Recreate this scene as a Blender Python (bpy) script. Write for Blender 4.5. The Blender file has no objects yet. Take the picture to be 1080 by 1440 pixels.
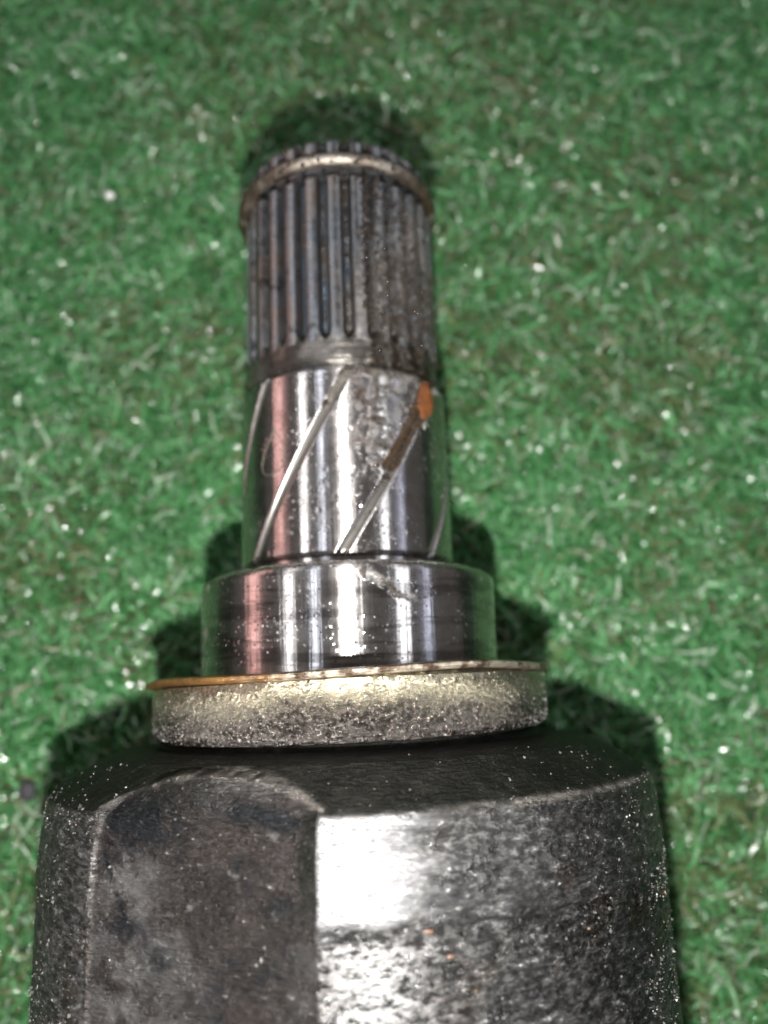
import bpy, math, random
import numpy as np
from mathutils import Matrix
rng = np.random.default_rng(7)
S = 0.01                      # all sizes below are written in centimetres
H = 3.95                      # height of the joint's axis above the turf backing
sc = bpy.context.scene
col = sc.collection

# ---------------------------------------------------------------- camera
cam_d = bpy.data.cameras.new('camera'); cam = bpy.data.objects.new('camera', cam_d); col.objects.link(cam)
CR = Matrix(((0.9992629, 0.03344782, -0.01883889), (-0.03672999, 0.9757293, -0.21587782), (0.01116101, 0.21641065, 0.97623863)))
CP = (0.305, 0.0, H + 10.6)
cam.matrix_world = Matrix.Translation([c * S for c in CP]) @ CR.to_4x4()
cam_d.sensor_fit = 'VERTICAL'; cam_d.sensor_height = 36; cam_d.sensor_width = 27; cam_d.lens = 28.0
cam_d.clip_start = 0.002; cam_d.clip_end = 50
cam_d.dof.use_dof = True; cam_d.dof.focus_distance = 7.7 * S; cam_d.dof.aperture_fstop = 17.0
sc.camera = cam
# ---------------------------------------------------------------- light
sc.view_settings.view_transform = 'Standard'; sc.view_settings.look = 'None'
sc.view_settings.exposure = 0; sc.view_settings.gamma = 1
w = bpy.data.worlds.new('World'); sc.world = w; w.use_nodes = True
w.node_tree.nodes['Background'].inputs[0].default_value = (1.0, 0.93, 0.88, 1)
w.node_tree.nodes['Background'].inputs[1].default_value = 0.125

def lamp(name, kind, loc, energy, color, aim=None, **kw):
    d = bpy.data.lights.new(name, kind); d.energy = energy; d.color = color
    for k, v in kw.items(): setattr(d, k, v)
    o = bpy.data.objects.new(name, d); col.objects.link(o)
    o.location = [c * S for c in loc]
    if aim is not None:
        from mathutils import Vector
        v = Vector(aim) - Vector(loc)
        o.rotation_euler = v.to_track_quat('-Z', 'Y').to_euler()
    return o
# the phone's flash, a little below the lens
fl = CR @ __import__('mathutils').Vector((-0.1, -1.75, 0.0))
lamp('phone_flash', 'POINT', (CP[0] + fl[0], CP[1] + fl[1], CP[2] + fl[2]), 1.35, (1.0, 0.97, 0.93), shadow_soft_size=0.16 * S)
# ceiling strip lights and one added pink side lamp, long axis along the shaft
def strip(ang, dist, width, energy, color, y=60):
    a = math.radians(ang)
    o = lamp('strip_light', 'AREA', (dist * math.sin(a), y, H + dist * math.cos(a)), energy, color, shape='RECTANGLE', size=width * S, size_y=2.4)
    o.rotation_euler = (0, a, 0)
strip(-74, 170, 26, 5.2, (1.0, 0.55, 0.50))  # added low at the side for the pink streak on the steel, source unknown
strip(-44, 170, 12, 7.0, (1.0, 0.98, 0.97))
strip(-24, 170, 10, 4.0, (0.85, 0.9, 1.0))
strip(42, 170, 13, 6.5, (0.95, 0.97, 1.0))
strip(62, 170, 9, 2.2, (0.75, 0.8, 1.0))

# ---------------------------------------------------------------- numpy noise
def _hash(ix, iy, iz, s):
    h = (ix * 374761393 + iy * 668265263 + iz * 2147483647 + s * 1274126177) & 0xFFFFFFFF
    h = ((h ^ (h >> 13)) * 1274126177) & 0xFFFFFFFF
    h = h ^ (h >> 16)
    return (h & 0xFFFF) / 65535.0
def vnoise(x, y, z, s=0):
    x, y, z = np.broadcast_arrays(np.asarray(x, float), np.asarray(y, float), np.asarray(z, float))
    ix, iy, iz = np.floor(x).astype(np.int64), np.floor(y).astype(np.int64), np.floor(z).astype(np.int64)
    fx, fy, fz = x - ix, y - iy, z - iz
    fx, fy, fz = [f * f * (3 - 2 * f) for f in (fx, fy, fz)]
    r = 0
    for a in (0, 1):
        for b in (0, 1):
            for c in (0, 1):
                r = r + _hash(ix + a, iy + b, iz + c, s) * (fx if a else 1 - fx) * (fy if b else 1 - fy) * (fz if c else 1 - fz)
    return r
def fbm(x, y, z, s=0, o=4):
    r = 0; a = 0.5
    for k in range(o):
        r = r + a * vnoise(x * 2 ** k, y * 2 ** k, z * 2 ** k, s + k * 17); a *= 0.5
    return r
def sst(a, b, x):
    t = np.clip((x - a) / (b - a), 0, 1); return t * t * (3 - 2 * t)

# ---------------------------------------------------------------- mesh helpers
def mesh_obj(name, V, F, mat, parent=None, smooth=True, attrs=None, loc=(0, 0, 0), sharp=None):
    me = bpy.data.meshes.new(name)
    V = np.asarray(V, np.float32) * S
    n = len(V)
    if isinstance(F, np.ndarray):
        k = F.shape[1]; m = len(F)
        me.vertices.add(n); me.vertices.foreach_set('co', V.ravel())
        me.loops.add(m * k); me.loops.foreach_set('vertex_index', F.astype(np.int32).ravel())
        me.polygons.add(m); me.polygons.foreach_set('loop_start', np.arange(0, m * k, k, dtype=np.int32))
        me.update(calc_edges=True)
    else:
        me.from_pydata([tuple(v) for v in V], [], F)
    me.polygons.foreach_set('use_smooth', np.full(len(me.polygons), smooth))
    for an, av in (attrs or {}).items():
        if np.ndim(av) == 2:
            at = me.attributes.new(an, 'FLOAT_COLOR', 'POINT'); at.data.foreach_set('color', np.asarray(av, np.float32).ravel())
        else:
            at = me.attributes.new(an, 'FLOAT', 'POINT'); at.data.foreach_set('value', np.asarray(av, np.float32).ravel())
    me.materials.append(mat); me.validate(); me.update()
    if sharp: me.set_sharp_from_angle(angle=math.radians(sharp))
    o = bpy.data.objects.new(name, me); col.objects.link(o)
    o.location = [c * S for c in loc]
    if parent: o.parent = parent
    return o
def tag(o, label=None, cat=None, group=None, kind=None):
    if label: o['label'] = label
    if cat: o['category'] = cat
    if group: o['group'] = group
    if kind: o['kind'] = kind
    return o
VIS = 100
def thetas(step, coarse=4.0):
    a = np.arange(-VIS, VIS, step); b = np.arange(VIS, 360 - VIS, coarse)
    return np.radians(np.concatenate([a, b]))
def dense(profile, step):
    """profile: list of (y, r); returns densely sampled ys and rs along the polyline"""
    ys, rs = [], []
    for (y0, r0), (y1, r1) in zip(profile[:-1], profile[1:]):
        n = max(1, int(math.hypot(y1 - y0, r1 - r0) / step))
        t = np.arange(n) / n
        ys += list(y0 + (y1 - y0) * t); rs += list(r0 + (r1 - r0) * t)
    ys.append(profile[-1][0]); rs.append(profile[-1][1])
    return np.array(ys), np.array(rs)
def revolve(name, profile, step, th, mat, parent, disp=None, attrs=None, loc=(0, 0, 0), sharp=40, dy=None):
    ys, rs = dense(profile, step)
    Y, T = np.meshgrid(ys, th, indexing='ij'); R = np.repeat(rs[:, None], len(th), 1).copy()
    if disp is not None: R = R + disp(Y, T, R)
    if dy is not None: Y2 = Y + dy(Y, T, R)
    else: Y2 = Y
    V = np.stack([R * np.sin(T), Y2, R * np.cos(T)], -1).reshape(-1, 3)
    n, m = Y.shape
    i, j = np.meshgrid(np.arange(n - 1), np.arange(m), indexing='ij'); j2 = (j + 1) % m
    F = np.stack([i * m + j, i * m + j2, (i + 1) * m + j2, (i + 1) * m + j], -1).reshape(-1, 4)
    if ys[-1] > ys[0]: pass
    else: F = F[:, ::-1]
    at = {k: f(Y, T, R).reshape(-1) for k, f in (attrs or {}).items()}
    return mesh_obj(name, V, F[:, ::-1].copy() if False else F, mat, parent, True, at, loc, sharp)

# ---------------------------------------------------------------- node helpers
class G:
    def __init__(s, name):
        s.m = bpy.data.materials.new(name); s.m.use_nodes = True; s.t = s.m.node_tree; s.t.nodes.clear()
        s.out = s.n('ShaderNodeOutputMaterial'); s.bs = s.n('ShaderNodeBsdfPrincipled')
        s.t.links.new(s.bs.outputs[0], s.out.inputs[0])
        tc = s.n('ShaderNodeTexCoord'); mp = s.n('ShaderNodeMapping'); s.t.links.new(tc.outputs['Object'], mp.inputs[0])
        mp.inputs['Scale'].default_value = (100, 100, 100); s.co = mp.outputs[0]
    def n(s, t, **kw):
        x = s.t.nodes.new(t)
        for k, v in kw.items(): setattr(x, k, v)
        return x
    def put(s, inp, v):
        if hasattr(v, 'links') or isinstance(v, bpy.types.NodeSocket): s.t.links.new(v, inp)
        else: inp.default_value = v
    def noise(s, scale, detail=3, rough=0.55, stretch=None, dist=0):
        c = s.co
        if stretch:
            mp = s.n('ShaderNodeMapping'); mp.inputs['Scale'].default_value = stretch; s.t.links.new(c, mp.inputs[0]); c = mp.outputs[0]
        x = s.n('ShaderNodeTexNoise'); s.t.links.new(c, x.inputs['Vector'])
        x.inputs['Scale'].default_value = scale; x.inputs['Detail'].default_value = detail
        x.inputs['Roughness'].default_value = rough; x.inputs['Distortion'].default_value = dist
        return x.outputs[0]
    def voro(s, scale, feature='F1'):
        x = s.n('ShaderNodeTexVoronoi', feature=feature); s.t.links.new(s.co, x.inputs['Vector']); x.inputs['Scale'].default_value = scale
        return x.outputs
    def ramp(s, v, a, b, c0=0.0, c1=1.0):
        x = s.n('ShaderNodeMapRange'); x.interpolation_type = 'SMOOTHSTEP'
        s.put(x.inputs[0], v); x.inputs[1].default_value = a; x.inputs[2].default_value = b
        s.put(x.inputs[3], c0); s.put(x.inputs[4], c1)
        return x.outputs[0]
    def attr(s, name):
        x = s.n('ShaderNodeAttribute', attribute_name=name); return x.outputs['Fac']
    def attrc(s, name):
        x = s.n('ShaderNodeAttribute', attribute_name=name); return x.outputs['Color']
    def mix(s, f, a, b):
        x = s.n('ShaderNodeMix', data_type='RGBA'); s.put(x.inputs[0], f)
        for i, v in ((6, a), (7, b)):
            s.put(x.inputs[i], v if not isinstance(v, tuple) else (*v, 1) if len(v) == 3 else v)
        return x.outputs[2]
    def math(s, op, a, b=0.0):
        x = s.n('ShaderNodeMath', operation=op); s.put(x.inputs[0], a); s.put(x.inputs[1], b); return x.outputs[0]
    def bump(s, h, dist, strength=1.0, prev=None):
        x = s.n('ShaderNodeBump'); x.inputs['Strength'].default_value = strength; x.inputs['Distance'].default_value = dist * S
        s.put(x.inputs['Height'], h)
        if prev is not None: s.t.links.new(prev, x.inputs['Normal'])
        return x.outputs[0]
    def set(s, **kw):
        names = dict(base='Base Color', metal='Metallic', rough='Roughness', normal='Normal', aniso='Anisotropic', tangent='Tangent',
                     spec='Specular IOR Level', coat='Coat Weight', coatr='Coat Roughness', trans='Transmission Weight', sheen='Sheen Weight', sss='Subsurface Weight')
        for k, v in kw.items():
            if isinstance(v, tuple) and k == 'base': v = (*v, 1)
            s.put(s.bs.inputs[names[k]], v)
        return s.m
    def sparkle(s, scale, amt, thr=0.5, prev=None, mask=None):
        v = s.n('ShaderNodeTexVoronoi'); s.t.links.new(s.co, v.inputs['Vector']); v.inputs['Scale'].default_value = scale
        sep = s.n('ShaderNodeSeparateColor'); s.t.links.new(v.outputs['Color'], sep.inputs[0])
        sub = s.n('ShaderNodeVectorMath', operation='SUBTRACT'); s.t.links.new(v.outputs['Color'], sub.inputs[0]); sub.inputs[1].default_value = (.5, .5, .5)
        k = s.ramp(sep.outputs[2], thr, thr + 0.1, 0.0, amt)
        k = s.math('MULTIPLY', k, s.ramp(v.outputs['Distance'], 0.25, 0.55, 1.0, 0.0))
        if mask is not None: k = s.math('MULTIPLY', k, mask)
        sca = s.n('ShaderNodeVectorMath', operation='SCALE'); s.t.links.new(sub.outputs[0], sca.inputs[0]); s.t.links.new(k, sca.inputs['Scale'])
        if prev is None: prev = s.n('ShaderNodeNewGeometry').outputs['Normal']
        add = s.n('ShaderNodeVectorMath', operation='ADD'); s.t.links.new(prev, add.inputs[0]); s.t.links.new(sca.outputs[0], add.inputs[1])
        nn = s.n('ShaderNodeVectorMath', operation='NORMALIZE'); s.t.links.new(add.outputs[0], nn.inputs[0])
        return nn.outputs[0], k
    def axial(s):
        x = s.n('ShaderNodeCombineXYZ'); x.inputs[1].default_value = 1; return x.outputs[0]

# ---------------------------------------------------------------- materials
def m_polished(name, wear):                         # ground steel, axial highlight streaks
    g = G(name)
    dirt = g.attr('dirt'); groove = g.attr('groove'); rust = g.attr('rust')
    streak = g.noise(9, 4, 0.6, stretch=(1, 0.02, 1))
    rings = g.noise(60, 3, 0.7, stretch=(0.02, 1, 0.02))
    speck = g.voro(16)[0]
    sp = g.ramp(speck, 0.10, 0.22, 1.0, 0.0)
    spn = g.ramp(g.noise(1.3, 2), 0.45, 0.6)
    spm = g.math('MULTIPLY', sp, spn)
    sm = g.noise(3.0, 6, 0.7)
    dm = g.ramp(g.math('ADD', dirt, g.math('MULTIPLY', g.math('SUBTRACT', g.noise(6, 6, 0.75), 0.5), 2.6)), 0.36, 0.80)
    dm = g.math('MULTIPLY', dm, g.ramp(dirt, 0.02, 0.2))
    base = g.mix(g.ramp(sm, 0.35, 0.7), (0.55, 0.54, 0.54), (0.40, 0.37, 0.36))
    band = g.ramp(g.noise(4.5, 3, 0.7, stretch=(0.12, 1, 0.12)), 0.50, 0.60)
    base = g.mix(g.math('MULTIPLY', band, wear), base, (0.07, 0.065, 0.065))
    base = g.mix(g.math('MULTIPLY', spm, 0.8), base, (0.05, 0.045, 0.04))
    base = g.mix(dm, base, g.mix(g.ramp(g.noise(5, 6, 0.75), .42, .60), (0.035, 0.024, 0.013), (0.20, 0.185, 0.165)))
    rm = g.math('MULTIPLY', g.ramp(g.math('ADD', rust, g.math('MULTIPLY', g.math('SUBTRACT', g.noise(10, 5, 0.7), 0.5), 1.0)), 0.4, 0.65), g.ramp(rust, 0.02, 0.2))
    base = g.mix(g.math('MULTIPLY', groove, g.math('SUBTRACT', 1.0, dm)), base, g.mix(g.noise(9, 4), (0.055, 0.052, 0.045), (0.12, 0.115, 0.105)))
    base = g.mix(rm, base, g.mix(g.noise(14, 4), (0.022, 0.012, 0.005), (0.075, 0.038, 0.013)))
    nm = g.math('MAXIMUM', dm, rm)
    metal = g.math('MULTIPLY', g.ramp(nm, 0, 1, 1.0, 0.45), g.ramp(groove, 0, 1, 1.0, 0.55))
    r = g.ramp(nm, 0, 1, g.ramp(g.noise(4, 4), 0.3, 0.7, 0.22, 0.30), 0.35)
    r = g.math('MAXIMUM', r, g.math('MULTIPLY', groove, 0.5))
    b = g.bump(rings, 0.0006, 0.5)
    b = g.bump(streak, 0.0045, 0.6, b)
    spk, _k = g.sparkle(34, 0.5, 0.72, b, g.ramp(g.noise(2.4, 3), 0.48, 0.62)); b = spk
    hh = g.math('MULTIPLY', g.math('MAXIMUM', nm, g.math('MULTIPLY', spm, 0.6)), g.noise(22, 5, 0.75))
    b = g.bump(hh, 0.05, 1.0, b)
    return g.set(base=base, metal=metal, rough=r, normal=b, aniso=g.ramp(g.math('MAXIMUM', nm, groove), 0, 1, 1.0, 0.0), tangent=g.axial())
def m_tooth():
    g = G('worn_spline_steel')
    gp = g.n('ShaderNodeNewGeometry'); mp = g.n('ShaderNodeMapping'); mp.inputs['Scale'].default_value = (100, 100, 100); g.t.links.new(gp.outputs['Position'], mp.inputs[0]); g.co = mp.outputs[0]
    c = g.mix(g.ramp(g.noise(1.3, 6, 0.7), 0.38, 0.66), (0.19, 0.21, 0.235), (0.24, 0.21, 0.19))
    c = g.mix(g.ramp(g.noise(5, 5, 0.7, stretch=(1, 0.3, 1)), 0.45, 0.75), c, (0.27, 0.27, 0.28))
    c = g.mix(g.ramp(g.noise(2.2, 5, 0.7), 0.55, 0.7), c, (0.06, 0.055, 0.055))
    wet = g.ramp(g.attr('dirt'), 0.2, 0.8)
    dm = g.math('MULTIPLY', wet, g.ramp(g.noise(5, 6, 0.75), 0.42, 0.54))
    c = g.mix(dm, c, (0.022, 0.016, 0.010))
    lines = g.noise(42, 2, 0.6, stretch=(0.04, 1, 0.04))
    b = g.bump(lines, 0.006, 0.7)
    b = g.bump(g.math('MULTIPLY', dm, g.noise(12, 4, 0.7)), 0.035, 1.0, b)
    b = g.bump(g.noise(25, 4, 0.7), 0.003, 1.0, b)
    return g.set(base=c, metal=g.ramp(dm, 0, 1, 0.95, 0.0), rough=g.ramp(dm, 0, 1, g.ramp(g.noise(6, 4), 0.3, 0.7, 0.26, 0.42), 0.15), normal=b, aniso=0.5, tangent=g.axial())
def m_core():
    g = G('greasy_spline_root')
    c = g.mix(g.ramp(g.noise(2.0, 4), 0.35, 0.68), (0.045, 0.058, 0.072), (0.06, 0.05, 0.042))
    c = g.mix(g.ramp(g.attr('band'), 0.2, 0.8), c, g.mix(g.ramp(g.noise(3, 5), .35, .65), (0.06, 0.055, 0.05), (0.17, 0.16, 0.15)))
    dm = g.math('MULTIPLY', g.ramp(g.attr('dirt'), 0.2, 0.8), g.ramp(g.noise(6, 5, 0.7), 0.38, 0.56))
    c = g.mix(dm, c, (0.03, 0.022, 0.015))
    b = g.bump(g.noise(40, 2, 0.6, stretch=(0.04, 1, 0.04)), 0.02, 1.0)
    b = g.bump(g.math('MULTIPLY', dm, g.noise(12, 4, 0.7)), 0.035, 1.0, b)
    return g.set(base=c, metal=0.8, rough=g.ramp(g.noise(5, 4), 0.3, 0.7, 0.22, 0.42), normal=b, aniso=0.5, tangent=g.axial())
def m_clip():
    g = G('bronzed_wire')
    c = g.mix(g.ramp(g.noise(3, 5, 0.7), 0.4, 0.62), (0.33, 0.30, 0.26), (0.12, 0.095, 0.075))
    gm = g.math('MULTIPLY', g.ramp(g.attr('dirt'), 0.1, 0.9), g.ramp(g.noise(5, 5, .7), .32, .5))
    c = g.mix(gm, c, (0.03, 0.022, 0.014))
    b = g.bump(g.noise(12, 5, 0.7), 0.03, 0.7)
    return g.set(base=c, metal=g.ramp(gm, 0, 1, 0.85, 0.1), rough=0.36, normal=b)
def m_rim():
    g = G('rusty_shield_rim')
    l = g.attr('left')
    c = g.mix(g.ramp(g.noise(5, 5, 0.7), 0.35, 0.65), (0.40, 0.22, 0.075), (0.20, 0.10, 0.04))
    c2 = g.mix(g.ramp(g.noise(6, 5, 0.7), 0.40, 0.6), (0.42, 0.37, 0.30), (0.09, 0.06, 0.04))
    c = g.mix(g.ramp(l, 0.3, 0.8), c2, c)
    b = g.bump(g.noise(18, 5, 0.75), 0.03, 0.8)
    return g.set(base=c, metal=0.8, rough=0.33, normal=b)
def m_shield():
    g = G('passivated_glittering_steel')
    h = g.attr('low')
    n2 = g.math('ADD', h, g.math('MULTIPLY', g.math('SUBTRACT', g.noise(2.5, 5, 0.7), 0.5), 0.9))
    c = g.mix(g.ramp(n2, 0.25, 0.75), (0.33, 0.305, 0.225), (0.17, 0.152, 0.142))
    c = g.mix(g.ramp(g.noise(9, 5, 0.75), 0.60, 0.68), c, (0.045, 0.035, 0.02))
    hn = g.noise(22, 4, 0.7)
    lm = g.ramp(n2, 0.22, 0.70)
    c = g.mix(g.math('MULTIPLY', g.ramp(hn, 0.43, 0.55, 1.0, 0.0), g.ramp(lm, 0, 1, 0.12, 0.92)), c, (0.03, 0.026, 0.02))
    c = g.mix(g.ramp(hn, 0.60, 0.68), c, (0.72, 0.70, 0.66))
    b = g.bump(g.math('MULTIPLY', hn, g.ramp(n2, -.05, 0.5, 0.14, 1.0)), 0.055, 1.0)
    b, k = g.sparkle(30, 0.7, 0.45, b)
    return g.set(base=c, metal=0.97, rough=0.24, normal=b)
def m_body():
    g = G('grimy_cast_steel')
    shiny = g.attr('shiny'); black = g.attr('black'); rec = g.attr('recess')
    n = g.noise(2.2, 6, 0.7)
    c = g.mix(g.ramp(n, 0.35, 0.65), (0.080, 0.080, 0.083), (0.155, 0.153, 0.15))
    c = g.mix(g.ramp(g.noise(1.1, 5, 0.65), 0.54, 0.66), c, (0.060, 0.046, 0.037))
    hn = g.noise(14, 5, 0.72, stretch=(0.55, 1.3, 0.55))
    low = g.ramp(hn, 0.44, 0.56, 1.0, 0.0)
    c = g.mix(g.math('MULTIPLY', low, 0.8), c, (0.012, 0.012, 0.012))
    c = g.mix(g.ramp(hn, 0.59, 0.68), c, (0.46, 0.46, 0.46))
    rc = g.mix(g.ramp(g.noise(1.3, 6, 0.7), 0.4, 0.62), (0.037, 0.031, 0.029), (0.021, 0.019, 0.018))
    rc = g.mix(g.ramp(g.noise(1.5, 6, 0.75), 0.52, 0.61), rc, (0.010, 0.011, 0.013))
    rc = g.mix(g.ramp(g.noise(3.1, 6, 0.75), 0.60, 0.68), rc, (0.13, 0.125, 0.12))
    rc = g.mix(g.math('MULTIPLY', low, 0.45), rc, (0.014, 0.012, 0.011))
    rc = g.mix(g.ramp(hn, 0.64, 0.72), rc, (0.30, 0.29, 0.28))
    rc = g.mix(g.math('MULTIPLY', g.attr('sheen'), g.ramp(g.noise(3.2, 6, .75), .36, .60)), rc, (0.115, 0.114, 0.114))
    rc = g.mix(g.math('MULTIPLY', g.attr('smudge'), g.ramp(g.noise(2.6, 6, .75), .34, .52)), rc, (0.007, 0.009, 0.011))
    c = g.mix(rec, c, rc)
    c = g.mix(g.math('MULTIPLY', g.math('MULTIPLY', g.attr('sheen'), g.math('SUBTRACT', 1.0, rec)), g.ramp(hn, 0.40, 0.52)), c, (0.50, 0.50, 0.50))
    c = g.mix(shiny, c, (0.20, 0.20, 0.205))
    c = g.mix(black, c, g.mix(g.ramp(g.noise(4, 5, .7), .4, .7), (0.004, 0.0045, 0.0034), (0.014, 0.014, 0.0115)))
    c = g.mix(g.attr('fringe'), c, (0.13, 0.12, 0.11))
    spots = g.math('MULTIPLY', g.ramp(g.noise(24, 5, 0.8), 0.58, 0.68), 0.45)
    c = g.mix(spots, c, (0.13, 0.12, 0.11))
    inv = g.math('SUBTRACT', 1.0, g.math('MULTIPLY', shiny, 0.93))
    h1 = g.math('MULTIPLY', hn, inv)
    b = g.bump(h1, g_d := 0.085, 1.0)
    b = g.bump(g.noise(50, 3, 0.65, stretch=(0.10, 1, 0.10)), 0.022, 1.0, b)
    nb = g.math('MULTIPLY', inv, g.ramp(black, 0, 1, 1.0, 0.25))
    b, k1 = g.sparkle(22, 0.7, 0.55, b, nb)
    rough = g.ramp(black, 0, 1, g.ramp(shiny, 0, 1, g.ramp(g.noise(3, 5, .7), .35, .65, .25, .40), 0.36), 0.5)
    return g.set(base=c, metal=g.math('MULTIPLY', g.ramp(rec, 0, 1, 0.93, 0.62), g.ramp(black, 0, 1, 1.0, 0.0)), rough=rough, normal=b, spec=g.ramp(black, 0, 1, 0.5, 0.12))
def m_simple(name, base, rough, metal=0.0, nb=None, var=None, **kw):
    g = G(name)
    c = base
    if var: c = g.mix(g.ramp(g.noise(var[1], 4, 0.7), 0.38, 0.64), base, var[0])
    k = dict(base=c, rough=rough, metal=metal, **kw)
    if nb: k['normal'] = g.bump(g.noise(nb[0], 4, 0.7), nb[1], 1.0)
    return g.set(**k)
def m_grain():
    g = G('gritty_grains')
    return g.set(base=g.attrc('tint'), rough=0.35, spec=0.5)
def m_grass():
    g = G('synthetic_grass')
    c = g.attrc('tint')
    b = g.bump(g.noise(30, 3, 0.6), 0.006, 0.6)
    g.set(base=c, rough=g.ramp(g.attr('gloss'), 0, 1, 0.48, 0.12), spec=0.85, normal=b)
    tr = g.n('ShaderNodeBsdfTranslucent'); g.put(tr.inputs[0], c)
    mx = g.n('ShaderNodeMixShader'); mx.inputs[0].default_value = 0.22
    g.t.links.new(g.bs.outputs[0], mx.inputs[1]); g.t.links.new(tr.outputs[0], mx.inputs[2]); g.t.links.new(mx.outputs[0], g.out.inputs[0])
    return g.m
M_steel, M_journal, M_tooth, M_core, M_clip, M_rim, M_shield, M_body = m_polished('ground_steel', 0.12), m_polished('worn_journal_steel', 0.5), m_tooth(), m_core(), m_clip(), m_rim(), m_shield(), m_body()
M_grain, M_grass = m_grain(), m_grass()
M_back = m_simple('turf_backing', (0.012, 0.035, 0.016), 0.9, nb=(6, 0.1), var=((0.025, 0.05, 0.025), 3))
M_grease = m_simple('wet_grease', (0.018, 0.013, 0.009), 0.07, spec=1.0)

# ---------------------------------------------------------------- ground
gs = 60; n = 61
gx, gy = np.meshgrid(np.linspace(-gs, gs, n), np.linspace(-gs, gs, n), indexing='ij')
gz = 0.03 * vnoise(gx * 0.7, gy * 0.7, 0)
i, j = np.meshgrid(np.arange(n - 1), np.arange(n - 1), indexing='ij')
tag(mesh_obj('ground', np.stack([gx, gy, gz], -1).reshape(-1, 3), np.stack([i * n + j, (i + 1) * n + j, (i + 1) * n + j + 1, i * n + j + 1], -1).reshape(-1, 4), M_back), kind='structure')

def under(x, y):                 # height of the joint's underside above the backing
    r = np.where(y < -0.95, 3.66, np.where(y < -0.6, 3.0, np.where(y < 0.2, 2.6, np.where(y < 1.4, 1.92, np.where(y < 7.3, 1.42, 0)))))
    ax = np.abs(x)
    return np.where(ax < r, H - np.sqrt(np.maximum(r * r - ax * ax, 0)), 99)
def turf(count, x0, x1, y0, y1, seed):
    r = np.random.default_rng(seed)
    K = 5
    bx = r.uniform(x0, x1, count); by = r.uniform(y0, y1, count)
    L = r.uniform(0.4, 1.0, count); wd = r.uniform(0.014, 0.042, count)
    az = r.uniform(0, 2 * np.pi, count) + 1.2 * vnoise(bx * .5, by * .5, 3)
    el = r.uniform(0.75, 1.5, count)
    el_rate = -r.uniform(1.2, 3.6, count); az_rate = r.normal(0, 2.6, count)
    P = np.zeros((count, K, 3)); D = np.zeros((count, K, 3))
    p = np.stack([bx, by, np.full(count, 0.0)], -1)
    for k in range(K):
        t = k / (K - 1)
        e = el + el_rate * t; a = az + az_rate * t
        d = np.stack([np.cos(e) * np.cos(a), np.cos(e) * np.sin(a), np.sin(e)], -1)
        P[:, k] = p; D[:, k] = d
        p = p + d * (L / (K - 1))[:, None]
    P[..., 2] = np.maximum(P[..., 2], 0.04 + r.uniform(0, .12, (count, 1)))
    cap = under(P[..., 0], P[..., 1]) - 0.03
    P[..., 2] = np.minimum(P[..., 2], np.maximum(cap, 0.03))
    roll = r.uniform(-1.3, 1.3, count)[:, None] + np.linspace(0, 1, K)[None] * r.normal(0, 1.6, count)[:, None]
    up = np.array([0, 0, 1.0])
    side = np.cross(D, up); side /= np.linalg.norm(side, axis=-1, keepdims=True) + 1e-6
    nn = np.cross(side, D)
    wv = side * np.cos(roll)[..., None] + nn * np.sin(roll)[..., None]
    tp = np.array([1, 1, .95, .8, .45])
    hw = wd[:, None, None] * tp[None, :, None]
    A = P + wv * hw; B = P - wv * hw
    V = np.stack([A, B], 2).reshape(-1, 3)
    base = (np.arange(count) * K * 2)[:, None] + (np.arange(K - 1) * 2)[None]
    F = np.stack([base, base + 1, base + 3, base + 2], -1).reshape(-1, 4)
    # colours of the yarn: greens with drab patches
    patch = sst(0.40, 0.62, fbm(bx * 0.33, by * 0.33, 1.0, 5) + 0.10 * r.normal(0, 1, count))
    g1 = np.array([0.034, 0.170, 0.042]); g2 = np.array([0.150, 0.395, 0.165]); dr = np.array([0.125, 0.165, 0.070]); gr = np.array([0.30, 0.42, 0.29])
    u = r.random(count)[:, None]
    c = g1 * (1 - u) + g2 * u
    q = (r.random(count) < 0.04 + 0.48 * patch)[:, None]
    c = np.where(q, dr * (0.6 + 0.7 * u), c)
    q2 = (r.random(count) < 0.10)[:, None]
    c = np.where(q2, gr, c)
    c4 = np.concatenate([c, np.ones((count, 1))], 1)
    gl = (r.random(count) < 0.75) * r.uniform(.3, 1, count)
    return V, F, np.repeat(c4, K * 2, 0), np.repeat(gl, K * 2)
parts = [turf(165000, -10.5, 12.5, -8.5, 17.5, 11)]
V, F, C4, GL = parts[0]
tag(mesh_obj('artificial_grass', V, F, M_grass, attrs={'tint': C4, 'gloss': GL}), 'curly green synthetic grass pile of the mat under the steel joint', 'artificial grass', kind='stuff')

# ---------------------------------------------------------------- the joint
root = bpy.data.objects.new('driveshaft_joint', None); col.objects.link(root)
root.location = (0, 0, 0)
tag(root, 'greasy steel driveshaft joint with splined stub shaft lying on green turf', 'driveshaft joint')
AX = (0, 0, H)
deg = np.degrees
def wrap(T): return (T + np.pi) % (2 * np.pi) - np.pi

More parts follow.
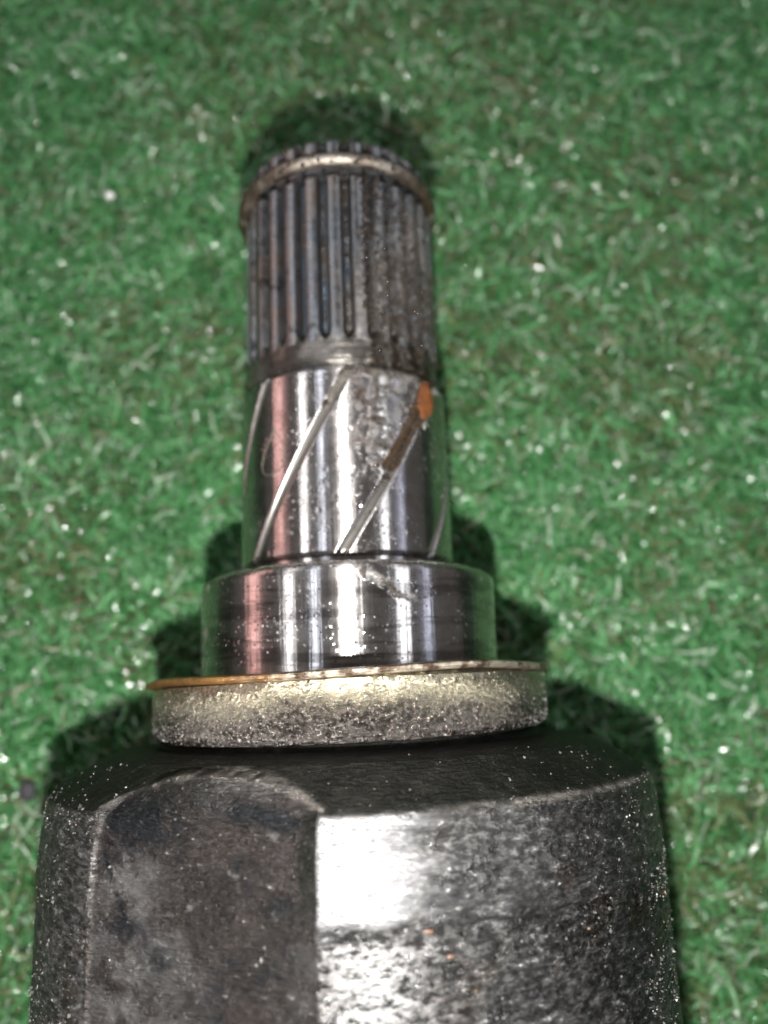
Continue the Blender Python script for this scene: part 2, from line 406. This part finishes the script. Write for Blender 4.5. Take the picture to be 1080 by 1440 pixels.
# splined end: core with the valleys' run-out, then one tooth after another
NT = 27; PIT = 2 * np.pi / NT; T0 = math.radians(-0.8)
def core_disp(Y, T, R):
    ph = ((wrap(T) - T0) / PIT + 0.5) % 1.0 - 0.5         # 0 on a tooth, +-.5 mid valley
    u = (0.5 - np.abs(ph)) / 0.28                          # 0 mid valley .. 1 at tooth flank
    yend = 4.30 + 0.16 * u ** 2
    rise = 1 - sst(-0.02, 0.14, Y - yend)
    band = sst(3.9, 3.93, Y)
    fl = 0.02 * np.clip(u, 0, 1) ** 2
    return np.where(Y < 6.6, 0.135 * rise * band + fl * (1 - rise), 0) + 0.006 * (fbm(T * 9, Y * 8, 0, 3) - .5)
def dirt_dark_mask(Y, T, R):
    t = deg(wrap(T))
    return sst(8, 26, t) * (0.55 + 0.5 * sst(6.4, 4.6, Y)) + sst(-62, -78, t) * .6 + 0.25 * sst(6.2, 6.6, Y)  # grease on the right; also darker at far left and towards the ring
th = thetas(0.55)
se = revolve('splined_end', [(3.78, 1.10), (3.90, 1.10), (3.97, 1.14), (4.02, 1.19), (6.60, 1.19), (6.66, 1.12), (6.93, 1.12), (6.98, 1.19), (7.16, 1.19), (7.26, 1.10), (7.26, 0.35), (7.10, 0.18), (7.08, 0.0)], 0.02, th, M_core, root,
             core_disp, {'dirt': dirt_dark_mask, 'band': lambda Y, T, R: (R > 1.29) * 1.0}, AX)
def tooth_mesh():
    ys = np.concatenate([np.linspace(4.22, 6.60, 90), [6.62, 6.645, 6.66, 6.93, 6.945, 6.97, 6.99], np.linspace(7.02, 7.13, 4), [7.17, 7.21, 7.245]])
    tip = np.interp(ys, [4.22, 4.42, 6.59, 6.62, 6.66, 6.93, 6.97, 7.12, 7.25], [1.315, 1.338, 1.338, 1.32, 1.14, 1.14, 1.32, 1.33, 1.20])
    prof = [(-.108, 0), (-.096, .35), (-.080, .78), (-.070, .95), (-.055, 1.0), (0, 1.01), (.055, 1.0), (.070, .95), (.080, .78), (.096, .35), (.108, 0)]
    V = []
    for y, t in zip(ys, tip):
        for s, f in prof:
            r = 1.165 + (max(t, 1.165) - 1.165) * f
            V.append((s + 0.003 * math.sin(y * 3), y, r - s * s / 2.7 + 0.0018 * math.sin(y * 47) * (f > .9)))
    m = len(prof); F = []
    for a in range(len(ys) - 1):
        for b in range(m - 1):
            F.append((a * m + b, a * m + b + 1, (a + 1) * m + b + 1, (a + 1) * m + b))
    F.append(tuple(range(m))[::-1]); F.append(tuple((len(ys) - 1) * m + k for k in range(m)))
    return np.array(V), F
tv, tf = tooth_mesh()
tmeshes = {}
for k in range(NT):
    a = T0 + k * PIT; aw = (math.degrees(a) + 180) % 360 - 180
    wet = 0 if aw < 10 else (1 if aw < 20 else (2 if aw < 33 else 3))
    if wet not in tmeshes:
        o = mesh_obj('spline_tooth', tv, tf, M_tooth, None, True, {'dirt': np.full(len(tv), (0.0, 0.42, 0.6, 0.8)[wet]) * (1.0 - 0.5 * sst(5.2, 6.2, tv[:, 1]))}, (0, 0, 0), 35)
        tmeshes[wet] = o.data
    else:
        o = bpy.data.objects.new('spline_tooth', tmeshes[wet]); col.objects.link(o)
    o.parent = se; o.location = (0, 0, 0); o.rotation_euler = (0, a, 0)

# retaining ring in its groove, open underneath
ua = np.radians(np.linspace(-165, 165, 260)); va = np.linspace(0, 2 * np.pi, 20, endpoint=False)
U, Vv = np.meshgrid(ua, va, indexing='ij')
lump = sst(-52, -74, deg(U))
mr = 0.094 + 0.012 * lump + 0.022 * (fbm(U * 6, Vv * 1.2, 0, 9) - .5) * (1 + 2.5 * lump)
RR = 1.345 + 0.03 * lump + mr * np.cos(Vv); YY = 6.81 - 0.05 * lump + 0.02 * np.sin(U * 2 + 1) + mr * (1 + .8 * lump) * np.sin(Vv)
cv = np.stack([RR * np.sin(U), YY, RR * np.cos(U)], -1).reshape(-1, 3)
a_, b_ = np.meshgrid(np.arange(259), np.arange(20), indexing='ij'); b2 = (b_ + 1) % 20
cf = np.stack([a_ * 20 + b_, a_ * 20 + b2, (a_ + 1) * 20 + b2, (a_ + 1) * 20 + b_], -1).reshape(-1, 4)
cf = [tuple(int(q) for q in f) for f in cf] + [tuple(range(20)), tuple(range(259 * 20, 260 * 20))[::-1]]
mesh_obj('retaining_ring', cv, cf, M_clip, root, True, {'dirt': (sst(-20, -60, deg(U)) + sst(25, 60, deg(U))).reshape(-1)}, AX)

# ground shank with four spiral oil grooves
def groove_d(Y, T):
    t = deg(wrap(T)); best = np.full(Y.shape, 9.0)
    for off in (-47.5, 0.0, 52.0, 101.0, 150, 199, 248):
        for tw in (0, 360, -360):
            tc = off + tw + 3.5 - (3.844 - Y) * 24.5 + 1.5 * np.sin((Y - 2) * 1.4)
            best = np.minimum(best, np.abs((t - tc)) * math.pi / 180 * 1.4 * 0.86)
    return best
def shank_disp(Y, T, R):
    d = groove_d(Y, T); g = 1 - sst(0.026, 0.068, d)
    on = (R > 1.35)
    wobble = 0.0006 * (fbm(T * 14, Y * .3, 0, 21) - .5)
    pits = 0.02 * np.maximum(fbm(T * 14, Y * 12, 0, 31) - 0.70, 0) 
    return np.where(on, -0.036 * g + wobble - pits, 0)
def shank_dirt(Y, T, R):
    t = deg(wrap(T))
    tc = 3.5 + 52 - (3.844 - Y) * 24.5
    a = sst(1.5, 9, t) * (1 - sst(0, 6, t - tc)) * sst(2.3, 2.9, Y)
    top = sst(3.68, 3.86, Y) * sst(-5, 12, t)
    d2 = 1 - sst(0.0, 0.10, np.hypot((t - 2.5) * .02, Y - 3.78))
    g2c = np.abs(t - (3.5 - (3.844 - Y) * 24.5))
    g2f = (1 - sst(1.2, 3.0, g2c)) * sst(3.25, 3.45, Y)
    return np.clip(a * (.30 + .25 * np.exp(-((t - 19) / 6) ** 2)) + top * .45 + d2 + g2f, 0, 1)
def shank_rust(Y, T, R):
    t = deg(wrap(T)); tc = 3.5 + 52 - (3.844 - Y) * 24.5
    a = (1 - sst(2.6, 7.5, np.abs(t - tc + 1.2))) * sst(2.45, 2.7, Y)
    sp = 1 - sst(0.03, 0.14, np.hypot((t - 11) * .024, Y - 3.55))
    st = np.exp(-((t - 20 + (3.8 - Y) * 6) / 3.5) ** 2) * sst(2.8, 3.1, Y) * .50
    fl = np.exp(-((t - 47) / 7) ** 2 - ((Y - 3.5) / .34) ** 2) * .75
    return np.clip(a * .95 + sp * .62 + st + fl, 0, 1)
th = thetas(0.45)
revolve('shank', [(1.40, 1.32), (1.54, 1.32), (1.565, 1.375), (1.60, 1.40), (3.86, 1.40), (3.93, 1.345), (3.93, 1.15)], 0.018, th, M_steel, root, shank_disp,
        {'groove': lambda Y, T, R: (1 - sst(0.040, 0.060, groove_d(Y, T) + .012 * (fbm(T * 9, Y * 6, 0, 5) - .5))) * (Y > 1.6) * (Y < 3.87), 'dirt': shank_dirt, 'rust': shank_rust}, AX, sharp=30)

# bearing journal
def jr_dirt(Y, T, R):
    t = deg(wrap(T))
    st = (1 - sst(0.05, 0.15, np.abs((Y - 1.27) + (t - 5) * 0.016))) * sst(2, 8, t) * (1 - sst(22, 30, t))
    return np.clip(.5 * st + 0.9 * sst(1.36, 1.42, Y) + .25 * sst(-50, -70, t), 0, 1)
def jr_disp(Y, T, R):
    lines = 0.0012 * (vnoise(Y * 55, 0, 0, 3) - .5) * (vnoise(Y * 5, 0, 0, 8) > .45)
    return np.where(R > 1.85, lines + 0.0006 * (fbm(T * 12, Y * .3, 0, 22) - .5), 0)
revolve('journal', [(-0.3, 1.86), (0.10, 1.86), (0.20, 1.905), (1.31, 1.915), (1.345, 1.90), (1.42, 1.78), (1.42, 1.20)], 0.016, thetas(0.5), M_journal, root, jr_disp,
        {'groove': lambda Y, T, R: Y * 0, 'dirt': jr_dirt, 'rust': lambda Y, T, R: Y * 0}, AX, sharp=30)

# pressed dust shield: rim and cup wall
def wob(Y, T, R):
    t = deg(wrap(T))
    return 0.035 * np.sin(T * 1 + .3) + 0.03 * (1 - sst(0, 30, np.abs(t - 38))) + 0.012 * np.sin(T * 5)
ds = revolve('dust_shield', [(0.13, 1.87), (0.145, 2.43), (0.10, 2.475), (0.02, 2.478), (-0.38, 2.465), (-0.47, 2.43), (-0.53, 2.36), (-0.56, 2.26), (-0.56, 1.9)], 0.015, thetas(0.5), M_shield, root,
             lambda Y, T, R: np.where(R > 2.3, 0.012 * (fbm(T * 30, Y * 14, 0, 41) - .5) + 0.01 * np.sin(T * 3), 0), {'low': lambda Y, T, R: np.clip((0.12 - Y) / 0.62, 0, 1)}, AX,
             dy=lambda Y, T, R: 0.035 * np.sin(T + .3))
revolve('rolled_rim', [(0.150, 2.30), (0.200, 2.36), (0.205, 2.50), (0.185, 2.545), (0.150, 2.555), (0.125, 2.535), (0.115, 2.46)], 0.02, thetas(0.6), M_rim, ds,
        lambda Y, T, R: 0.02 * (fbm(T * 22, Y * 14, 0, 43) - .5), {'left': lambda Y, T, R: 1 - sst(-50, 15, deg(wrap(T)))}, (0, 0, 0), dy=wob)

# housing
RB = 3.67
TC = (-21.6, 98.4, 218.4)
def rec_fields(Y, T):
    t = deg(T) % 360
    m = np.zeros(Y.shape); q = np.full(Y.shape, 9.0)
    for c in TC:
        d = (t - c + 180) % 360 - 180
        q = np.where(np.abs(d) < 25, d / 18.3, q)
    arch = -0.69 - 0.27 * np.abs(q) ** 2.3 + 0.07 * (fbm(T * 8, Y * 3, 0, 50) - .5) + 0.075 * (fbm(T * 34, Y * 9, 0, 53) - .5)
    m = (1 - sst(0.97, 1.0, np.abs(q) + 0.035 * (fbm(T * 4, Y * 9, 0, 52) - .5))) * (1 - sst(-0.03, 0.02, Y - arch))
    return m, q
def body_disp(Y, T, R):
    m, q = rec_fields(Y, T)
    qq = np.clip(q, -1, 1)
    flat = R * (math.cos(math.radians(18.3)) / np.cos(np.radians(18.3) * qq)) - R
    # the forging skin keeps its height where the turned chamfer falls away beside it
    boss = np.interp(Y, [-1.1, -0.97, -0.68], [3.52, 3.44, 3.22]) - 0.05 * qq ** 2
    up = sst(-1.15, -0.95, Y)
    tgt = (R + flat - 0.03) * (1 - up) + boss * up
    d = m * (tgt - R + 0.02 * (fbm(T * 10, Y * 3, 0, 61) - .5) + 0.05 * up * (fbm(T * 12, Y * 6, 0, 60) - .5))
    # shallow turned groove and forging skin below it
    t = deg(wrap(T))
    gl = -1.93 + 0.012 * np.sin(T * 9)
    groove = np.exp(-((Y - gl) / 0.035) ** 2) * (1 - m)
    low = sst(-1.88, -2.0, Y) * (1 - m)
    rough = (0.010 + 0.012 * low + 0.015 * sst(25, 50, t)) * (fbm(T * 40, Y * 14, 0, 70) - .5) * (R > 3.4)
    lip = 0.02 * fbm(T * 20, Y * 8, 0, 71) * sst(0.2, 0.0, np.abs(Y + 1.02)) * (1 - m)
    return d - 0.035 * groove * (0.5 + fbm(T * 10, 0, 0, 77)) - 0.02 * low + rough * (1 - .5 * m) + lip
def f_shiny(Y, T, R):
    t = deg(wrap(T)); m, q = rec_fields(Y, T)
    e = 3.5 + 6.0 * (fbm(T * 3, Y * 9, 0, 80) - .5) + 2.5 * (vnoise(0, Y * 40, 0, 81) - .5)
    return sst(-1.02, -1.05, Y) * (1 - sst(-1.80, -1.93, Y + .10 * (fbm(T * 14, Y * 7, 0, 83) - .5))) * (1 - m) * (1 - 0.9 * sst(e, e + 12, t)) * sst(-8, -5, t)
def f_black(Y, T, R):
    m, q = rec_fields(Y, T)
    b = sst(-1.07, -0.99, Y + 0.05 * (fbm(T * 12, Y * 5, 0, 90) - .5)) * (1 - m)  # greasy chamfer, painted darker for its tilt away from the flash
    st = m * sst(0.80, 0.84, q + .16 * (fbm(T * 20, Y * 5, 0, 92) - .5)) * sst(-1.86, -1.7, Y) * (q < 2) * sst(-.95, -1.05, Y)  # shade of the step wall, painted as a black strip
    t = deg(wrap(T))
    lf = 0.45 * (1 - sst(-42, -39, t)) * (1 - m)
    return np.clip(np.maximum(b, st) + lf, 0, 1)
ysb = [(-0.40, 2.2), (-0.60, 2.35), (-0.62, 2.80), (-0.66, 2.98), (-0.97, 3.52), (-1.05, 3.585), (-1.4, 3.64), (-1.9, RB), (-4.6, RB)]
def f_painted_sheen(Y, T, R):  # sheen on the recess and glare below the groove, painted into the colour
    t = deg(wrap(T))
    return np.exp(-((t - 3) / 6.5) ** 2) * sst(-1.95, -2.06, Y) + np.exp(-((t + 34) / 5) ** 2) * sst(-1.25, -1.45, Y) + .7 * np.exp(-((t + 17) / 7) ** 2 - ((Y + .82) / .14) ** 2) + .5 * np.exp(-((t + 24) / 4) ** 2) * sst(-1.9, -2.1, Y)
def f_smudge(Y, T, R):
    t = deg(wrap(T))
    a = np.exp(-((t + 33.5) / 7.5) ** 2 - ((Y + 1.10) / .22) ** 2) * 1.8
    b = np.exp(-((t + 33.5) / 4) ** 2 - ((Y + 1.98) / .09) ** 2)
    c = np.exp(-((t + 12) / 7) ** 2 - ((Y + 1.04 + .01 * (t + 12)) / .09) ** 2) * 1.6
    crack = np.exp(-((t + 38.5 + (Y + 1.35) * 8.5) / .45) ** 2) * sst(-1.3, -1.38, Y) * sst(-1.98, -1.9, Y) * 1.4
    d = np.exp(-((t + 9) / 3) ** 2 - ((Y + 1.72) / .08) ** 2) * .8
    return np.clip(a + b + c + crack + d, 0, 1)
def f_fringe(Y, T, R):
    m, q = rec_fields(Y, T)
    a = -0.69 - 0.27 * np.abs(q) ** 2.3
    e = np.exp(-((Y - a + .02) / .035) ** 2) * (q < 1.05) * (q > -1.05) * (Y > -1.0)
    e2 = np.exp(-((q + 0.99) / .035) ** 2) * (Y < -0.95) * .45  # highlight of the left ridge, painted as a lighter line
    e3 = np.exp(-((Y + 1.03) / .03) ** 2) * (1 - m) * sst(8, 30, deg(wrap(T)))
    return np.clip((e + e2 + e3) * (0.25 + 1.2 * sst(.4, .6, fbm(T * 25, Y * 12, 0, 120))), 0, 1)
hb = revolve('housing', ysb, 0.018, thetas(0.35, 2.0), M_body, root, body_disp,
             {'shiny': f_shiny, 'black': f_black, 'fringe': f_fringe, 'sheen': f_painted_sheen, 'smudge': f_smudge, 'recess': lambda Y, T, R: rec_fields(Y, T)[0]}, AX, sharp=60)
revolve('housing_skirt', [(-4.6, RB), (-9.2, RB), (-9.35, RB - .12), (-9.35, 2.9), (-8.9, 2.8), (-8.9, 0.0)], 0.15, thetas(2.0, 2.0), M_body, hb,
        lambda Y, T, R: np.where(R > 3.6, body_disp(np.minimum(Y, -4.6), T, R), 0), {'shiny': lambda Y, T, R: Y * 0, 'black': lambda Y, T, R: f_black(np.minimum(Y, -4.6), T, R), 'recess': lambda Y, T, R: rec_fields(np.minimum(Y, -4.6), T)[0]}, (0, 0, 0))

# ---------------------------------------------------------------- grains and grease droplets
OCT_V = np.array([(1, 0, 0), (-1, 0, 0), (0, 1, 0), (0, -1, 0), (0, 0, 1), (0, 0, -1)], float)
OCT_F = np.array([(0, 2, 4), (2, 1, 4), (1, 3, 4), (3, 0, 4), (2, 0, 5), (1, 2, 5), (3, 1, 5), (0, 3, 5)])
def scatter(name, pts, sizes, mat, parent, base_v, base_f, smooth, tints, flat=1.0, label=None):
    n = len(pts); q = rng.normal(0, 1, (n, 4)); q /= np.linalg.norm(q, axis=1, keepdims=True)
    w_, x, y, z = q.T
    Rm = np.stack([1 - 2 * (y * y + z * z), 2 * (x * y - z * w_), 2 * (x * z + y * w_), 2 * (x * y + z * w_), 1 - 2 * (x * x + z * z), 2 * (y * z - x * w_), 2 * (x * z - y * w_), 2 * (y * z + x * w_), 1 - 2 * (x * x + y * y)], -1).reshape(-1, 3, 3)
    sc3 = sizes[:, None] * rng.uniform(0.6, 1.3, (n, 3)) if not smooth else sizes[:, None] * rng.uniform(0.8, 1.2, (n, 3))
    V = (base_v[None] * (1 + (0 if smooth else 1) * rng.uniform(-.25, .25, (n, len(base_v), 1)))) * sc3[:, None]
    V = np.einsum('nij,nkj->nki', Rm, V) + pts[:, None]
    F = base_f[None] + (np.arange(n) * len(base_v))[:, None, None]
    at = {'tint': np.repeat(np.concatenate([tints, np.ones((n, 1))], 1), len(base_v), 0)}
    o = mesh_obj(name, V.reshape(-1, 3), F.reshape(-1, base_f.shape[1]), mat, parent, smooth, at)
    return tag(o, label, kind='stuff')
def ico():
    import bmesh
    bm = bmesh.new(); bmesh.ops.create_icosphere(bm, subdivisions=2, radius=1)
    v = np.array([p.co for p in bm.verts]); f = np.array([[q.index for q in p.verts] for p in bm.faces]); bm.free(); return v, f
IV, IF = ico()
def cyl(y, t, r): return np.stack([r * np.sin(t), y, r * np.cos(t)], -1)
def grain_tint(n):
    u = rng.random(n)
    c = np.where((u < .72)[:, None], np.array([0.10, 0.098, 0.093]), np.where((u < .975)[:, None], np.array([.06, .055, .05]), np.array([0.13, 0.085, 0.05])))
    return c * rng.uniform(.5, 1.3, (n, 1))
# on the housing
n = 12000
y = rng.uniform(-4.4, -0.62, n); t = np.radians(rng.uniform(-85, 85, n))
m, q = rec_fields(y, t)
dens = 0.22 + 0.5 * sst(30, 60, deg(t)) + 0.25 * sst(-1.9, -2.2, y) * (deg(t) > -4) + .25 * (deg(t) < -34) + 0.5 * np.exp(-((y + 1.0) / .05) ** 2)
dens = dens * (0.12 + 1.5 * sst(.42, .62, fbm(t * 9, y * 2.4, 0, 99))) * (1 - .6 * m) * np.where(y > -1, .45, 1)
k = rng.random(n) < dens; y, t = y[k], t[k]
py, pr = [p[0] for p in ysb][::-1], [p[1] for p in ysb][::-1]
r0 = np.interp(y, py, pr); r1 = r0 + body_disp(y, t, r0)
sz = rng.lognormal(-5.0, 0.55, len(y))
scatter('grit', cyl(y, t, r1 + sz * .3), np.clip(sz, .003, .024), M_grain, hb, OCT_V, OCT_F, False, grain_tint(len(y)))
# on the dust shield
n = 1200
y = 0.10 - 0.62 * np.sqrt(rng.random(n)); t = np.radians(rng.uniform(-88, 88, n))
sz = np.clip(rng.lognormal(-4.75, .35, n), .003, .016)
scatter('grit', cyl(y + 0.035 * np.sin(t + .3), t, np.interp(y, [-.56, -.53, -.47, -.38, .1], [2.26, 2.36, 2.43, 2.465, 2.475]) + sz * .2), sz, M_grain, ds, OCT_V, OCT_F, False, grain_tint(n))
# droplets of grease on the splines, in the rusty groove and on the journal
def drops(name, parent, y, t, r, s):
    n = len(y)
    scatter(name, cyl(y, t, r), s, M_grease, parent, IV, IF, True, np.ones((n, 3)) * .1)
n = 1700; y = rng.uniform(4.0, 6.65, n); t = np.radians(14 + 50 * rng.random(n) ** 1.2)
k = rng.random(n) < (0.35 + .65 * sst(6.0, 4.8, y)) * sst(.36, .5, fbm(t * 8, y * 1.6, 0, 15)) * 1.3; y, t = y[k], t[k]
ph = np.abs(((t - T0) / PIT + .5) % 1 - .5)
drops('grease_droplets', se, y, t, np.where(ph < .27, 1.335, 1.22), rng.uniform(.009, .034, len(y)))
n = 260; y = 2.35 + 1.5 * rng.random(n); tc = 55.5 - (3.844 - y) * 24.5; t = np.radians(tc - np.abs(rng.normal(0, 7, n)) + 2)
shk = [o for o in root.children if o.name.startswith('shank')][0]
drops('grease_droplets', shk, y, t, np.full(n, 1.395), rng.uniform(.008, .024, n))
n = 90; y = rng.uniform(1.7, 3.6, n); t = np.radians(rng.normal(4, 9, n))
drops('grease_droplets', shk, y, t, np.full(n, 1.397), rng.uniform(.004, .013, n))
jr = [o for o in root.children if o.name.startswith('journal')][0]
n = 420; y = rng.uniform(.25, 1.38, n); t = np.radians(rng.normal(-5, 36, n)); k = np.abs(t) < 1.45; y, t = y[k], t[k]
k = rng.random(len(y)) < .25 + .75 * sst(.5, 1.3, y); y, t = y[k], t[k]
drops('grease_droplets', jr, y, t, np.full(len(y), 1.908), rng.uniform(.004, .014, len(y)))
n = 120; t = np.radians(rng.uniform(-70, 60, n)); y = 6.81 + rng.uniform(-.12, .10, n)
rg = [o for o in root.children if o.name.startswith('retaining')][0]
drops('grease_droplets', rg, y, t, 1.345 + np.sqrt(np.maximum(.09 ** 2 - (y - 6.81) ** 2, 0)), rng.uniform(.01, .03, n))
for o in col.objects:                                   # these scatters were laid out about the axis already
    pass

# ---------------------------------------------------------------- loose bits
def chip(name, loc, size, mat, seed, label, cat, rot=(0, 0, 0), group=None):
    v = IV.copy(); nz = fbm(v[:, 0] * 2.6 + seed, v[:, 1] * 2.6, v[:, 2] * 2.6, seed)
    v = v * (0.75 + .5 * nz[:, None]) * np.array(size)
    o = mesh_obj(name, v, IF, mat, None, False, None, loc); o.rotation_euler = rot
    return tag(o, label, cat, group)
M_rust = m_simple('orange_rust', (0.20, 0.062, 0.008), 0.6, nb=(14, 0.06), var=((0.10, 0.028, 0.006), 8))
M_peb = m_simple('dark_pebble', (0.035, 0.035, 0.04), 0.6, nb=(8, .05))
M_red = m_simple('red_speck', (0.14, 0.02, 0.01), 0.5)
M_tan = m_simple('tan_speck', (0.065, 0.034, 0.02), 0.5)
M_glass = m_simple('white_bead', (0.85, 0.85, 0.82), 0.08, spec=0.8)
M_fib = m_simple('pale_fibre', (0.16, 0.14, 0.11), 0.5)
def rust_flake():
    V = []; F = []; NA, NR = 40, 9
    for k in range(NR + 1):
        f = k / NR
        for a in range(NA):
            p = 2 * math.pi * a / NA
            w = 1 + 0.55 * (float(fbm(math.cos(p) * 2.2 + 5, math.sin(p) * 2.2, 2.0, 33)) - .5) + 0.5 * (float(fbm(math.cos(p) * 7, math.sin(p) * 7, 1.0, 34)) - .5)
            u = 0.185 * w * f * math.cos(p); v = 0.275 * w * f * math.sin(p); u += 0.12 * v
            h = (0.004 + 0.030 * float(fbm(u * 16 + 3, v * 12, 0, 35))) * (1 - f ** 4) - 0.004 * (f > .98)
            an = math.radians(51.5) + u / 1.4; r = 1.404 + h
            V.append((r * math.sin(an), 3.60 + v, H + r * math.cos(an)))
    for k in range(NR):
        for a in range(NA):
            b = (a + 1) % NA; F.append((k * NA + a, (k + 1) * NA + a, (k + 1) * NA + b, k * NA + b))
    tag(mesh_obj('rust_flake', V, F, M_rust), 'bright orange rust flake stuck to the polished shank beside the spiral groove', 'rust flake')
rust_flake()
chip('pebble', (-5.55, -1.45, 0.5), (0.15, 0.18, 0.10), M_peb, 5, 'dark grey pebble in the turf left of the housing shoulder', 'pebble')
chip('red_speck', (-6.5, 4.75, 0.55), (0.05, 0.08, 0.04), M_red, 6, 'tiny red speck in the turf at the far left edge', 'speck')
chip('tan_speck', (-4.85, 1.7, 0.55), (0.08, 0.06, 0.05), M_tan, 7, 'tiny orange tan crumb in the turf left of the bearing journal', 'crumb')
chip('tan_speck', (6.3, 1.2, 0.55), (0.05, 0.11, 0.04), M_tan, 8, 'tiny pinkish tan sliver in the turf right of the bearing journal', 'crumb')
chip('bead', (-4.55, 9.6, 0.62), (0.09, 0.07, 0.07), M_glass, 9, 'shiny white bead in the turf upper left of the splined end', 'bead')
def chip_on(y, tdeg, size, seed, label):
    a = math.radians(tdeg); chip('rust_crumb', (3.69 * math.sin(a), y, H + 3.69 * math.cos(a)), size, M_tan, seed, label, 'crumb', (0, a, 0))
chip_on(-1.92, 10.5, (0.045, 0.022, 0.015), 12, 'larger orange crumb lying in the turned groove of the housing')
chip_on(-2.12, 13.2, (0.035, 0.02, 0.015), 13, 'smaller orange crumb on the housing just below the turned groove')
# curled fibre on the shank
def fibre(pts, rad, label):
    pts = np.array(pts); n = len(pts); V = []; F = []
    for i in range(n):
        d = pts[min(i + 1, n - 1)] - pts[max(i - 1, 0)]; d /= np.linalg.norm(d)
        s = np.cross(d, [0, 0, 1.0]); s /= np.linalg.norm(s) + 1e-9; u = np.cross(s, d)
        for k in range(5):
            c = 2 * math.pi * k / 5; V.append(pts[i] + rad * (math.cos(c) * s + math.sin(c) * u))
    for i in range(n - 1):
        for k in range(5): F.append((i * 5 + k, i * 5 + (k + 1) % 5, (i + 1) * 5 + (k + 1) % 5, (i + 1) * 5 + k))
    tag(mesh_obj('fibre', V, F, M_fib), label, 'fibre')
tt = np.linspace(0, 1, 50)
yy = 3.22 - 0.55 * np.sin(tt * 3.3) - 0.1 * tt; aa = np.radians(-36 - 9 * np.sin(tt * 6.0) - 4 * tt)
fibre(cyl(yy, aa, np.full(50, 1.406)) + np.array([0, 0, H]), 0.0035, 'thin curled fibre looped on the left of the polished shank')
